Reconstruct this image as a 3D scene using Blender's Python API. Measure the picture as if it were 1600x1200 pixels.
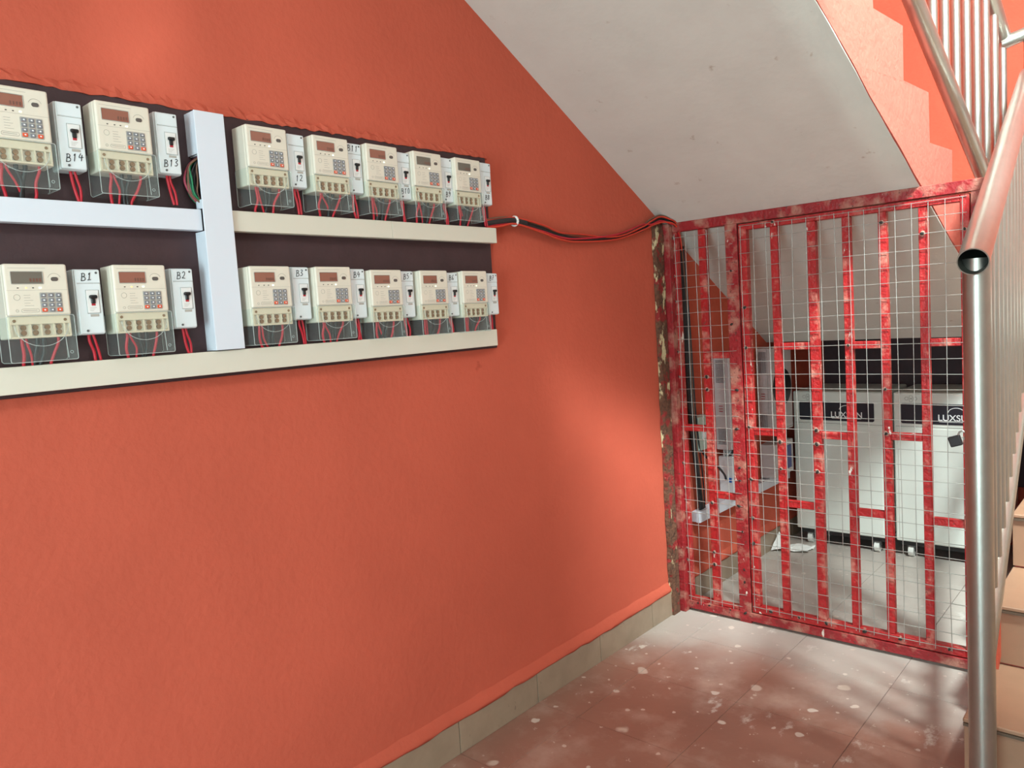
import bpy, bmesh, math, random
from mathutils import Vector, Matrix
random.seed(7)
for o in list(bpy.data.objects): bpy.data.objects.remove(o, do_unlink=True)
SC = bpy.context.scene
COL = SC.collection
PI = math.pi

# ------------------------------------------------------------------ camera
yaw, pit, rol = math.radians(41.7), math.radians(4.87), math.radians(3.7)
fwd = Vector((-math.sin(yaw)*math.cos(pit), math.cos(yaw)*math.cos(pit), -math.sin(pit)))
rt0 = Vector((math.cos(yaw), math.sin(yaw), 0)); dn0 = fwd.cross(rt0)
rt = math.cos(rol)*rt0 + math.sin(rol)*dn0
dn = -math.sin(rol)*rt0 + math.cos(rol)*dn0
cd = bpy.data.cameras.new('camera'); cam = bpy.data.objects.new('camera', cd); COL.objects.link(cam)
cd.sensor_width = 36; cd.lens = 1196*36/1600; cd.clip_start = .02
mw = Matrix.Identity(4)
for i in range(3):
    mw[i][0] = rt[i]; mw[i][1] = -dn[i]; mw[i][2] = -fwd[i]
mw.translation = Vector((1.908, 0, 1.5))
cam.matrix_world = mw
SC.camera = cam

# ------------------------------------------------------------------ world, lights, exposure
w = bpy.data.worlds.new('world'); SC.world = w; w.use_nodes = True
w.node_tree.nodes['Background'].inputs[0].default_value = (.8, .85, .9, 1)
w.node_tree.nodes['Background'].inputs[1].default_value = .12
def area(name, loc, target, size, power, color, sy=None, spread=180):
    l = bpy.data.lights.new(name, 'AREA'); l.energy = power; l.color = color
    l.shape = 'RECTANGLE' if sy else 'DISK'; l.size = size
    if sy: l.size_y = sy
    l.spread = math.radians(spread)
    o = bpy.data.objects.new(name, l); COL.objects.link(o); o.location = loc
    o.rotation_euler = (Vector(target)-Vector(loc)).to_track_quat('-Z', 'Y').to_euler()
    return o
area('hall_ceiling_lamp', (2.35, .3, 3.0), (1.6, .7, 0), .9, 23, (.85, 1, 1))
area('doorway_daylight', (1.9, -2.5, 1.2), (1.5, 2.0, 1.7), 1.3, 100, (.70, .96, 1.0), 2.0)
area('stairwell_lamp', (2.9, 1.9, 4.5), (1.2, 3.8, 1.0), .55, 430, (.86, 1, .98))
VS = SC.view_settings
SC.display_settings.display_device = 'sRGB'
VS.view_transform = 'Standard'; VS.look = 'None'; VS.gamma = 1; VS.use_curve_mapping = False
VS.exposure = 0.54

# ------------------------------------------------------------------ materials
def lin(c):
    return tuple((x/255/12.92 if x/255 <= .04045 else ((x/255+.055)/1.055)**2.4) for x in c)
MATS = {}
def mat(name, rgb, rough=.5, metal=0, var=0, vscale=6, bump=0, bscale=60, patch=None, spec=.5, emit=0, coords='obj'):
    """procedural material: base colour, soft value variation, fine bump, optional patches (rgb, scale, threshold)"""
    if name in MATS: return MATS[name]
    m = bpy.data.materials.new(name); m.use_nodes = True; MATS[name] = m
    nt = m.node_tree; N = nt.nodes; L = nt.links; b = N['Principled BSDF']
    c = (*lin(rgb), 1)
    b.inputs['Base Color'].default_value = c
    b.inputs['Roughness'].default_value = rough; b.inputs['Metallic'].default_value = metal
    b.inputs['Specular IOR Level'].default_value = spec
    if emit:
        b.inputs['Emission Color'].default_value = c; b.inputs['Emission Strength'].default_value = emit
    geo = N.new('ShaderNodeNewGeometry'); out = None
    src = geo.outputs['Position']
    if var:
        n = N.new('ShaderNodeTexNoise'); n.inputs['Scale'].default_value = vscale; n.inputs['Detail'].default_value = 6
        n.inputs['Roughness'].default_value = .6
        L.new(src, n.inputs['Vector'])
        r = N.new('ShaderNodeMapRange'); r.inputs[1].default_value = .3; r.inputs[2].default_value = .7
        r.inputs[3].default_value = 1-var; r.inputs[4].default_value = 1+var
        L.new(n.outputs['Fac'], r.inputs[0])
        mx = N.new('ShaderNodeMix'); mx.data_type = 'RGBA'; mx.blend_type = 'MULTIPLY'; mx.inputs[0].default_value = 1
        mx.inputs[6].default_value = c; L.new(r.outputs[0], mx.inputs[7]); out = mx.outputs[2]
    for k, p in enumerate(patch or []):
        prgb, ps, th, soft = p[:4]; stretch = p[4] if len(p) > 4 else (1, 1, 1)
        mp = N.new('ShaderNodeMapping'); mp.inputs['Scale'].default_value = stretch
        mp.inputs['Location'].default_value = (3.1*k+1.3, 2.7*k, 5.3*k); L.new(src, mp.inputs[0])
        n = N.new('ShaderNodeTexNoise'); n.inputs['Scale'].default_value = ps; n.inputs['Detail'].default_value = 7
        n.inputs['Roughness'].default_value = .62; L.new(mp.outputs[0], n.inputs['Vector'])
        r = N.new('ShaderNodeMapRange'); r.inputs[1].default_value = th; r.inputs[2].default_value = th+soft
        L.new(n.outputs['Fac'], r.inputs[0])
        mx = N.new('ShaderNodeMix'); mx.data_type = 'RGBA'
        L.new(r.outputs[0], mx.inputs[0])
        if out: L.new(out, mx.inputs[6])
        else: mx.inputs[6].default_value = c
        mx.inputs[7].default_value = (*lin(prgb), 1); out = mx.outputs[2]
    if out: L.new(out, b.inputs['Base Color'])
    if bump:
        n = N.new('ShaderNodeTexNoise'); n.inputs['Scale'].default_value = bscale; n.inputs['Detail'].default_value = 5
        L.new(src, n.inputs['Vector'])
        bp = N.new('ShaderNodeBump'); bp.inputs['Strength'].default_value = bump; bp.inputs['Distance'].default_value = .01
        L.new(n.outputs['Fac'], bp.inputs['Height']); L.new(bp.outputs[0], b.inputs['Normal'])
    return m

M_WALL = mat('terracotta_paint', (196, 94, 74), .85, var=.085, vscale=1.3, bump=.25, bscale=45, patch=[((150, 62, 46), 5, .72, .1)], spec=.05)
M_SALMON = mat('salmon_plaster', (186, 92, 78), .75, var=.07, vscale=9, bump=.5, bscale=40, patch=[((150, 78, 60), 14, .68, .08)])
M_SOFFIT = mat('cream_ceiling_paint', (214, 212, 204), .8, var=.05, vscale=4, bump=.15, bscale=25, patch=[((176, 160, 144), 14, .66, .1)])
M_BOARD = mat('dark_maroon_board', (60, 38, 42), .6, var=.15, vscale=14, bump=.15)
M_RED = mat('red_gate_paint', (168, 28, 30), .45, var=.18, vscale=14, bump=.4, bscale=70,
            patch=[((190, 118, 104), 13, .525, .14), ((120, 60, 52), 60, .62, .06), ((228, 220, 210), 22, .665, .02, (1, 1, .35))])
M_REDFRAME = mat('red_frame_paint', (146, 26, 32), .5, var=.22, vscale=10, bump=.4, bscale=70,
            patch=[((170, 116, 100), 12, .49, .16), ((96, 52, 46), 70, .60, .06), ((218, 208, 196), 26, .68, .03, (1, 1, .4))])
M_RUST = mat('rusty_steel', (98, 64, 46), .85, var=.45, vscale=40, bump=.8, bscale=80, patch=[((140, 36, 34), 16, .52, .06), ((205, 192, 150), 22, .58, .04, (1, 1, .4)), ((60, 44, 36), 50, .60, .05)])
M_WIRE = mat('galvanised_wire', (176, 178, 172), .38, .55, var=.15, vscale=9)
M_WELD = mat('burnt_weld', (46, 46, 42), .6, .4, var=.4, vscale=120)
M_SPATTER = mat('weld_scorch', (172, 124, 110), .7, var=.3, vscale=90)
M_STEEL = mat('stainless_steel', (172, 173, 166), .36, .92, var=.05, vscale=20, bump=.03, bscale=90)
M_TUBEIN = mat('pipe_inside', (60, 62, 56), .6, .5)
M_CREAM = mat('meter_cream_plastic', (226, 216, 200), .42)
M_TERM = mat('meter_terminal_plastic', (226, 208, 184), .5)
M_BRASS = mat('terminal_brass', (150, 118, 84), .4, .6, var=.3, vscale=300)
M_HOLE = mat('dark_recess', (70, 52, 44), .7)
M_LCD = mat('lcd_brown', (150, 96, 80), .25)
M_LCDG = mat('lcd_grey', (112, 104, 94), .25)
M_SEG = mat('lcd_digits', (112, 72, 60), .4)
M_PORT = mat('port_grey', (92, 84, 80), .4)
M_LINE = mat('faint_grey_print', (176, 168, 158), .6)
M_KEY = mat('key_grey', (126, 126, 132), .45)
M_KEYPAD = mat('keypad_plate', (176, 170, 162), .5)
M_ORANGE = mat('key_orange', (226, 84, 44), .45)
M_WHITEINK = mat('white_print', (235, 235, 235), .6)
M_INK = mat('black_marker_ink', (30, 28, 32), .6)
M_LEDOFF = mat('led_off', (90, 84, 78), .4)
M_LEDON = mat('led_on', (240, 255, 225), .4, emit=1.2)
M_LEDY = mat('led_amber', (255, 214, 120), .4, emit=.8)
M_BRK = mat('breaker_white_plastic', (222, 229, 232), .4)
M_BRKFACE = mat('breaker_module', (232, 230, 228), .4)
M_BLACK = mat('black_plastic', (26, 26, 28), .4)
M_REDTAB = mat('red_tab', (176, 40, 52), .5)
M_TRUNKW = mat('trunking_white', (220, 224, 234), .45)
M_TRUNKC = mat('trunking_cream', (218, 211, 196), .5)
M_CABLER = mat('red_cable', (190, 30, 48), .45)
M_CABLEK = mat('black_cable', (34, 32, 34), .5)
M_CABLEG = mat('green_cable', (24, 120, 78), .5)
M_CABLEP = mat('pink_cable', (176, 70, 90), .5)
M_CABLEN = mat('brown_cable', (120, 84, 66), .6)
M_CABLEO = mat('orange_red_cable', (206, 62, 40), .5)
M_FLOOR = mat('dusty_brown_tile', (150, 108, 93), .36, var=.10, vscale=3, bump=.08, bscale=30,
              patch=[((180, 150, 136), 3.6, .50, .22), ((208, 196, 184), 26, .66, .05), ((232, 224, 212), 17, .70, .015)])
M_JOINT = mat('tile_joint', (98, 74, 66), .9)
M_SKIRT = mat('skirting_tile', (152, 132, 112), .4, var=.12, vscale=9, patch=[((112, 92, 78), 24, .64, .06)])
M_STEP = mat('step_tile', (156, 120, 96), .4, var=.08, vscale=6)
M_NOSE = mat('step_nosing', (92, 76, 62), .5)
M_INV = mat('inverter_grey_white', (206, 200, 200), .4)
M_GRILLE = mat('grille_dark', (96, 88, 90), .6)
M_BATT = mat('battery_cabinet_paint', (222, 226, 218), .35, var=.03, vscale=5)
M_BATTLBL = mat('battery_label_navy', (28, 30, 40), .35)
M_SEAM = mat('seam_grey', (150, 150, 144), .6)
M_TEAL = mat('pale_green_plastic', (186, 206, 194), .45)
M_BLUE = mat('blue_module', (60, 76, 140), .4)
M_BLUEB = mat('bright_blue_switch', (30, 110, 200), .4)
M_YELLOW = mat('yellow_knob', (230, 190, 50), .4)
M_PAPER = mat('white_paper', (232, 232, 228), .8)
M_CASTER = mat('caster_white', (222, 222, 216), .45)
M_CASTERG = mat('caster_grey', (90, 92, 92), .5)

def add_dust_and_light(m, rgb):
    # paler floor around and behind the gate: dust plus painted-in lamp light, ragged edge
    nt = m.node_tree; N = nt.nodes; L = nt.links; b = N['Principled BSDF']
    old = b.inputs['Base Color'].links[0].from_socket
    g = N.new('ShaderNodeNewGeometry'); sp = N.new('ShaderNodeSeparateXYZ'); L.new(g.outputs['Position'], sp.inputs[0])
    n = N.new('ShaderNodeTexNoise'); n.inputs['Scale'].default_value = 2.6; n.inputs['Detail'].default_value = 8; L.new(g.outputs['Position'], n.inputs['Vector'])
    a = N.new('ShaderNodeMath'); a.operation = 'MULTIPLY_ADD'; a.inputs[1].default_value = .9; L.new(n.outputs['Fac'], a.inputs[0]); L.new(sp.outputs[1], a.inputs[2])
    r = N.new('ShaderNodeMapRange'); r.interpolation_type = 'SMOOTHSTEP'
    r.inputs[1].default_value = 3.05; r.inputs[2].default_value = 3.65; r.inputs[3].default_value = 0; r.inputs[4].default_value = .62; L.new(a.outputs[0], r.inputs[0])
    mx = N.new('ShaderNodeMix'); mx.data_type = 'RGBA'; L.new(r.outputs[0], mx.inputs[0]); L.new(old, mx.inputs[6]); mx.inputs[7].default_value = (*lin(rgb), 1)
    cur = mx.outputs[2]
    for k, (sc, rad, keep, col) in enumerate(((9, .12, .74, (216, 204, 192)), (21, .15, .82, (210, 196, 186)), (4.5, .085, .62, (206, 190, 176)))):
        nz_ = N.new('ShaderNodeTexNoise'); nz_.inputs['Scale'].default_value = sc*2.2; L.new(g.outputs['Position'], nz_.inputs['Vector'])
        wp = N.new('ShaderNodeMix'); wp.data_type = 'VECTOR'; wp.inputs[0].default_value = .34/sc; L.new(g.outputs['Position'], wp.inputs[4]); L.new(nz_.outputs['Color'], wp.inputs[5])
        v = N.new('ShaderNodeTexVoronoi'); v.inputs['Scale'].default_value = sc; L.new(wp.outputs[1], v.inputs['Vector'])
        lt = N.new('ShaderNodeMapRange'); lt.inputs[1].default_value = rad; lt.inputs[2].default_value = rad+.03; lt.inputs[3].default_value = 1; lt.inputs[4].default_value = 0; L.new(v.outputs['Distance'], lt.inputs[0])
        sc_ = N.new('ShaderNodeSeparateColor'); L.new(v.outputs['Color'], sc_.inputs[0])
        gt = N.new('ShaderNodeMath'); gt.operation = 'GREATER_THAN'; gt.inputs[1].default_value = keep; L.new(sc_.outputs[0], gt.inputs[0])
        ml = N.new('ShaderNodeMath'); ml.operation = 'MULTIPLY'; L.new(lt.outputs[0], ml.inputs[0]); L.new(gt.outputs[0], ml.inputs[1])
        m2 = N.new('ShaderNodeMath'); m2.operation = 'MULTIPLY'; m2.inputs[1].default_value = .85; L.new(ml.outputs[0], m2.inputs[0])
        mm = N.new('ShaderNodeMix'); mm.data_type = 'RGBA'; L.new(m2.outputs[0], mm.inputs[0]); L.new(cur, mm.inputs[6]); mm.inputs[7].default_value = (*lin(col), 1); cur = mm.outputs[2]
    # smeared white emulsion splashes
    mp = N.new('ShaderNodeMapping'); mp.inputs['Scale'].default_value = (1, .55, 1); L.new(g.outputs['Position'], mp.inputs[0])
    n2 = N.new('ShaderNodeTexNoise'); n2.inputs['Scale'].default_value = 9; n2.inputs['Detail'].default_value = 9; n2.inputs['Roughness'].default_value = .68; L.new(mp.outputs[0], n2.inputs['Vector'])
    n3 = N.new('ShaderNodeTexNoise'); n3.inputs['Scale'].default_value = 1.7; L.new(g.outputs['Position'], n3.inputs['Vector'])
    ad = N.new('ShaderNodeMath'); ad.operation = 'MULTIPLY_ADD'; ad.inputs[1].default_value = .5; L.new(n3.outputs['Fac'], ad.inputs[0]); L.new(n2.outputs['Fac'], ad.inputs[2])
    r2_ = N.new('ShaderNodeMapRange'); r2_.inputs[1].default_value = .885; r2_.inputs[2].default_value = .96; r2_.inputs[4].default_value = .65; L.new(ad.outputs[0], r2_.inputs[0])
    mm = N.new('ShaderNodeMix'); mm.data_type = 'RGBA'; L.new(r2_.outputs[0], mm.inputs[0]); L.new(cur, mm.inputs[6]); mm.inputs[7].default_value = (*lin((222, 218, 210)), 1); cur = mm.outputs[2]
    L.new(cur, b.inputs['Base Color'])
add_dust_and_light(M_FLOOR, (196, 197, 190))
def glass(name, tint, alpha):
    m = bpy.data.materials.new(name); m.use_nodes = True
    nt = m.node_tree; N = nt.nodes; L = nt.links
    for n in list(N): N.remove(n)
    o = N.new('ShaderNodeOutputMaterial'); mx = N.new('ShaderNodeMixShader')
    t = N.new('ShaderNodeBsdfTransparent'); t.inputs[0].default_value = (*tint, 1)
    g = N.new('ShaderNodeBsdfPrincipled'); g.inputs['Base Color'].default_value = (.8, .84, .82, 1); g.inputs['Roughness'].default_value = .12
    mx.inputs[0].default_value = alpha
    L.new(t.outputs[0], mx.inputs[1]); L.new(g.outputs[0], mx.inputs[2]); L.new(mx.outputs[0], o.inputs[0])
    return m
M_GLASS = glass('clear_plastic_cover', (.97, .99, .98), .045)
M_GLASSE = glass('clear_plastic_edge', (.95, .97, .96), .4)

# ------------------------------------------------------------------ mesh builder
class MB:
    def __init__(s): s.v = []; s.f = []; s.m = []; s.sm = []
    def add(s, vs, fs, mi=0, smooth=False):
        b = len(s.v); s.v += [tuple(v) for v in vs]
        for f in fs: s.f.append(tuple(i+b for i in f)); s.m.append(mi); s.sm.append(smooth)
        return s
    def box(s, a, b, mi=0, bev=0, seg=2):
        x0, x1 = sorted((a[0], b[0])); y0, y1 = sorted((a[1], b[1])); z0, z1 = sorted((a[2], b[2]))
        vs = [(x, y, z) for x in (x0, x1) for y in (y0, y1) for z in (z0, z1)]
        fs = [(0, 1, 3, 2), (4, 6, 7, 5), (0, 4, 5, 1), (2, 3, 7, 6), (0, 2, 6, 4), (1, 5, 7, 3)]
        if bev <= 0: return s.add(vs, fs, mi)
        bm = bmesh.new(); bv = [bm.verts.new(v) for v in vs]
        for f in fs: bm.faces.new([bv[i] for i in f])
        bmesh.ops.bevel(bm, geom=list(bm.edges), offset=bev, segments=seg, profile=.5, affect='EDGES', clamp_overlap=True)
        bm.verts.index_update(); bm.verts.ensure_lookup_table()
        s.add([v.co[:] for v in bm.verts], [[v.index for v in f.verts] for f in bm.faces], mi); bm.free()
        return s
    def tube(s, pts, r, n=8, mi=0, caps=True, radii=None):
        pts = [Vector(p) for p in pts]; rings = []; up = None
        for i, p in enumerate(pts):
            d = (pts[min(i+1, len(pts)-1)] - pts[max(i-1, 0)]).normalized()
            if up is None:
                up = Vector((0, 0, 1)) if abs(d.z) < .9 else Vector((1, 0, 0))
            a = d.cross(up).normalized(); up = a.cross(d).normalized()
            rr = radii[i] if radii else r
            rings.append([p + rr*(math.cos(2*PI*k/n)*a + math.sin(2*PI*k/n)*up) for k in range(n)])
        vs = [v for R in rings for v in R]; fs = []
        for i in range(len(rings)-1):
            for k in range(n):
                fs.append((i*n+k, i*n+(k+1) % n, (i+1)*n+(k+1) % n, (i+1)*n+k))
        s.add(vs, fs, mi, True)
        if caps:
            s.add(rings[0], [tuple(range(n))], mi); s.add(rings[-1], [tuple(reversed(range(n)))], mi)
        return s
    def prism(s, poly, axis, a, b, mi=0):
        """extrude a 2-D polygon along axis ('x': poly is (y,z); 'y': (x,z); 'z': (x,y))"""
        def P(q, t):
            return {'x': (t, q[0], q[1]), 'y': (q[0], t, q[1]), 'z': (q[0], q[1], t)}[axis]
        n = len(poly); vs = [P(q, a) for q in poly]+[P(q, b) for q in poly]
        fs = [tuple(range(n)), tuple(range(2*n-1, n-1, -1))]
        for i in range(n): fs.append((i, (i+1) % n, n+(i+1) % n, n+i))
        return s.add(vs, fs, mi)
    def mesh(s, name, mats):
        me = bpy.data.meshes.new(name); me.from_pydata(s.v, [], s.f)
        for m in (mats if isinstance(mats, (list, tuple)) else [mats]): me.materials.append(m)
        me.polygons.foreach_set('material_index', s.m); me.polygons.foreach_set('use_smooth', s.sm)
        bm = bmesh.new(); bm.from_mesh(me); bmesh.ops.recalc_face_normals(bm, faces=bm.faces); bm.to_mesh(me); bm.free()
        me.update(); return me
    def build(s, name, mats, parent=None, loc=(0, 0, 0)):
        return link(name, s.mesh(name, mats), parent, loc)
def link(name, data, parent=None, loc=(0, 0, 0)):
    o = bpy.data.objects.new(name, data); COL.objects.link(o); o.location = loc
    if parent: o.parent = parent
    return o
def empty(name, loc=(0, 0, 0)):
    o = link(name, None, None, loc); o.empty_display_size = .05; return o
def tag(o, label=None, cat=None, group=None, kind=None):
    for k, v in (('label', label), ('category', cat), ('group', group), ('kind', kind)):
        if v: o[k] = v
    return o
def copy_tree(o, parent=None):
    c = o.copy(); COL.objects.link(c); c.parent = parent
    for ch in o.children: copy_tree(ch, c)
    return c
def rrect(y0, y1, z0, z1, r, n=4):
    """rounded rectangle polygon"""
    pts = []
    for cy, cz, a in ((y1-r, z1-r, 0), (y0+r, z1-r, 90), (y0+r, z0+r, 180), (y1-r, z0+r, 270)):
        for k in range(n+1):
            t = math.radians(a+90*k/n); pts.append((cy+r*math.cos(t), cz+r*math.sin(t)))
    return pts
def smoothpath(pts, n=6):
    P = [Vector(p) for p in pts]; out = []
    for i in range(len(P)-1):
        p0, p1, p2, p3 = P[max(i-1, 0)], P[i], P[i+1], P[min(i+2, len(P)-1)]
        for k in range(n):
            t = k/n
            out.append(.5*((2*p1)+(p2-p0)*t+(2*p0-5*p1+4*p2-p3)*t*t+(3*p1-p0-3*p2+p3)*t**3))
    out.append(P[-1]); return out

# ------------------------------------------------------------------ the setting
GY = 3.31                                   # gate plane
XR, YB, YF, ZT = 3.05, 6.0, -2.6, 5.6       # right wall, back wall, front wall, top
tag(MB().box((-.12, YF, -.02), (0, YB, ZT)).build('wall_left', M_WALL), 'terracotta painted wall carrying the meter board', kind='structure')
tag(MB().box((XR, YF, -.02), (XR+.12, YB, ZT)).build('wall_right', M_SOFFIT), 'cream painted wall of the stairwell', kind='structure')
tag(MB().box((-.12, YB, -.02), (XR+.12, YB+.12, ZT)).build('wall_back', M_WALL), 'terracotta wall behind the stair landing', kind='structure')
tag(MB().box((-.12, YF-.12, -.02), (XR+.12, YF, ZT)).build('wall_front', M_SOFFIT), 'cream wall behind the camera', kind='structure')
cl = MB().box((1.22, YF, 3.06), (XR, 2.20, 3.22)).box((0, YF, 3.06), (1.22, 1.2, 3.22)).box((-.12, YF, ZT), (XR+.12, YB, ZT+.1))
tag(cl.build('ceiling', M_SOFFIT), 'cream painted ceiling slab', kind='structure')
tag(MB().box((0, 4.46, 1.262), (XR, YB, 1.47)).build('trim_1', M_SOFFIT), 'cream underside of the stair landing', kind='structure')
floor = tag(MB().box((-.05, YF, -.06), (XR, YB, -.003)).build('floor', M_JOINT), 'dusty brown tiled floor with paint splashes', kind='structure')
TS = .428
xs = [0]+[.202+TS*k for k in range(7)]+[XR]
ys = [YF]+[1.735+TS*k for k in range(-10, 10) if YF < 1.735+TS*k < YB]+[YB]
cache = {}
for i in range(len(xs)-1):
    for j in range(len(ys)-1):
        wx, wy = xs[i+1]-xs[i], ys[j+1]-ys[j]
        if wx < .02 or wy < .02: continue
        k = (round(wx, 3), round(wy, 3))
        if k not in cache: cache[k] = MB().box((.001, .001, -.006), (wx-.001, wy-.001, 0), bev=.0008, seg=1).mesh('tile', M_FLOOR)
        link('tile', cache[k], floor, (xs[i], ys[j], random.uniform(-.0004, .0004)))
tag(MB().box((0, 5.15, 0), (1.405, 5.27, 1.262)).build('wall_closet', M_WALL), 'terracotta wall at the back of the under-stair store', kind='structure')
tag(MB().box((.10, 5.135, .35), (1.38, 5.15, 1.255), bev=.002, seg=1).build('backing_board', M_BOARD), 'dark maroon board on the wall behind the battery cabinets', 'board')
# skirting: tiles and the plaster ridge above
sk = tag(MB().box((-.01, YF, 0), (.006, YB, .118)).build('baseboard_left', M_JOINT), 'grey-brown tile skirting along the terracotta wall', kind='structure')
tm = None
for j in range(len(ys)-1):
    wy = ys[j+1]-ys[j]
    if wy < .02: continue
    MB().box((.004, .0018, .0), (.013, wy-.0018, .122), bev=.001, seg=1).build('tile', M_SKIRT, sk, (0, ys[j], 0))
rb = MB(); n = 160; prof = [(0, .118), (.017, .119), (.019, .128), (.014, .142), (0, .165)]
vs = []
for i in range(n+1):
    y = YF+(YB-YF)*i/n
    for (x, z) in prof:
        vs.append((x*(1+random.uniform(-.18, .18)), y, z+random.uniform(-.003, .003)))
m_ = len(prof)
rb.add(vs, [(i*m_+k, i*m_+k+1, (i+1)*m_+k+1, (i+1)*m_+k) for i in range(n) for k in range(m_-1)], 0, True)
tag(rb.build('trim_2', M_WALL), 'plaster ridge painted terracotta above the skirting tiles', kind='structure')

# upper stair flight: soffit and stepped side (skewed a little against the wall)
def sx(y): return 1.06+.078*(y-2.42)
def sz(y): return 1.974-.557*(y-3.19)
up = empty('staircase', (0, 4.46, 0))
tag(up, 'upper stair flight with cream sloping soffit and salmon stepped side', 'stairs')
def rel(o): o.location = Vector(o.location)-Vector(o.parent.location); return o
steps = [(1.35+.0, 3.22)]
nz = [(3.14+.272*k, 2.466-.193*k) for k in range(-3, 6)]    # nosing: tread height to the left (nearer camera) of y
poly = []
y_end = 4.46
prev = 2.14
top = []
for k, (y, z) in enumerate(nz):
    if y > y_end: y = y_end
    top += [(prev, z), (y, z)]; prev = y
    if y >= y_end: break
top = [(1.2, nz[0][1]+.193), (2.14, nz[0][1]+.193)]+top
n = 24
lower = [(y_end-(y_end-1.2)*i/n) for i in range(n+1)]
lower_pts = [(y, sz(y)) for y in lower]
poly = top+lower_pts
vs = [(0, y, z) for y, z in poly]+[(sx(y)+random.uniform(-.002, .002), y, z+(random.uniform(-.004, .004) if i >= len(top) else 0)) for i, (y, z) in enumerate(poly)]
N_ = len(poly); fs = [(i, (i+1) % N_, N_+(i+1) % N_, N_+i) for i in range(N_)]
body = MB(); body.add(vs, fs)
# side face triangulated through a bmesh
from mathutils.geometry import tessellate_polygon
tris = tessellate_polygon([[Vector((y, z, 0)) for y, z in poly]])
body.add(vs[N_:], [tuple(t) for t in tris])
rel(body.build('stepped_body', M_SALMON, up))
so = MB(); g = 30
vs = []
for i in range(g+1):
    y = 1.2+(y_end-1.2)*i/g
    for k in range(9):
        x = (sx(y)-.004+random.uniform(-.003, .002))*k/8
        vs.append((x, y, sz(y)-.005-(random.uniform(0, .002))))
        vs.append((x, y, sz(y)+.002))
fs = []
for i in range(g):
    for k in range(8):
        a = (i*9+k)*2; b = a+18
        fs.append((a, a+2, b+2, b))
        if k == 7: fs.append((a+2, a+3, b+3, b+2))
so.add(vs, fs, 0, True); rel(so.build('soffit', M_SOFFIT, up))

# lower stair flight
lo = empty('staircase', (1.405, 2.53, 0)); tag(lo, 'lower stair flight with tan tiled steps beside the railing post', 'stairs')
LX = 1.405
poly = [(2.55, 0)]
for k in range(7):
    y = 2.55+.44*k; z = .19+.212*k
    poly += [(y, z-.0), (y+.44, z)]
poly[-1] = (5.2, poly[-1][1]); poly.append((5.2, 0))
rel(MB().prism(poly, 'x', LX, XR).build('stair_body', M_SALMON, lo))
for k in range(7):
    y = 2.55+.44*k; z = .19+.212*k
    if k == 6: break
    rel(MB().box((LX-.006, y-.02, z), (XR, y+.44, z+.014), bev=.003, seg=1).build('tread_tile', M_STEP, lo))
    rel(MB().box((LX-.005, y-.021, z-.010), (XR, y-.001, z-.001)).build('nosing', M_NOSE, lo))
    rel(MB().box((LX-.004, y-.012, z-.212+(.022 if k else .022)), (XR, y-.001, z-.010)).build('riser_tile', M_STEP, lo))
rd = MB(); rp = [(2.9, .22), (2.93, .22), (5.1, 1.30), (5.1, 1.12)]
rel(MB().prism([(2.93, .205), (2.93, .35), (3.08, .40), (3.08, .30)], 'x', LX-.008, LX+.024).build('stringer_strip', M_WALL, lo))

# ------------------------------------------------------------------ meter board and trunking
board = tag(MB().box((0, -.2, 1.398), (.012, 2.062, 2.078), bev=.002, seg=1).build('meter_board', M_BOARD), 'dark maroon board fixed to the wall behind the meters', 'board')
BX = .012
lip = MB(); vs = []; n = 150
for i in range(n+1):
    y = -.2+2.27*i/n; d = random.uniform(0, .006)
    vs += [(0, y, 2.098+random.uniform(-.006, .012)), (.010+random.uniform(-.004, .004), y, 2.089+random.uniform(-.004, .004)), (.015+random.uniform(-.003, .002), y, 2.078-d), (0, y, 2.078-d)]
lip.add(vs, [(i*4+k, i*4+k+1, (i+1)*4+k+1, (i+1)*4+k) for i in range(n) for k in range(3)])
tag(lip.build('trim_3', M_WALL), 'rough chipped plaster edge above the meter board', kind='structure')
def trunk(name, a, b, m, label, seams=()):
    t = empty(name, (BX, a[1], a[2])); tag(t, label, 'trunking', 'cable trunking on the board')
    lo_ = (a[0], a[1], a[2]); 
    rel(MB().box((a[0], a[1]+.002, a[2]+.002), (b[0]-.012, b[1]-.002, b[2]-.002)).build('base', m, t))
    cuts = [a[1]]+list(seams)+[b[1]]
    for i in range(len(cuts)-1):
        rel(MB().box((b[0]-.024, cuts[i]+.0004, a[2]), (b[0], cuts[i+1]-.0004, b[2]), bev=.0015, seg=2).build('lid', m, t))
    return t
trunk('cable_trunking', (BX, -.2, 1.408), (.052, 2.022, 1.466), M_TRUNKC, 'long cream trunking under the lower row of meters')
trunk('cable_trunking', (BX, -.2, 1.770), (.050, .960, 1.822), M_TRUNKW, 'white horizontal trunking under the meters beside B14 and B13')
trunk('cable_trunking', (BX, 1.040, 1.772), (.050, 2.055, 1.825), M_TRUNKC, 'cream trunking under the right half of the upper meter row', (1.575,))
vt = empty('cable_trunking', (BX, .958, 1.468)); tag(vt, 'wide white vertical trunking between the two meter groups', 'trunking', 'cable trunking on the board')
rel(MB().box((.058, .958, 1.468), (.062, 1.037, 2.064), bev=.0012, seg=2).build('lid', M_TRUNKW, vt))
bs = MB().box((BX, 1.030, 1.468), (.058, 1.034, 2.060)).box((BX, .962, 2.058), (.058, 1.034, 2.061))
bs.box((BX, .958, 1.958), (.0585, .962, 2.062)).box((BX, .964, 1.956), (.057, 1.03, 1.958))
bs.box((.030, .958, 1.824), (.0585, .962, 1.846)).box((BX, .958, 1.468), (.0585, .962, 1.768))
rel(bs.build('channel', M_TRUNKW, vt))
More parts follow.
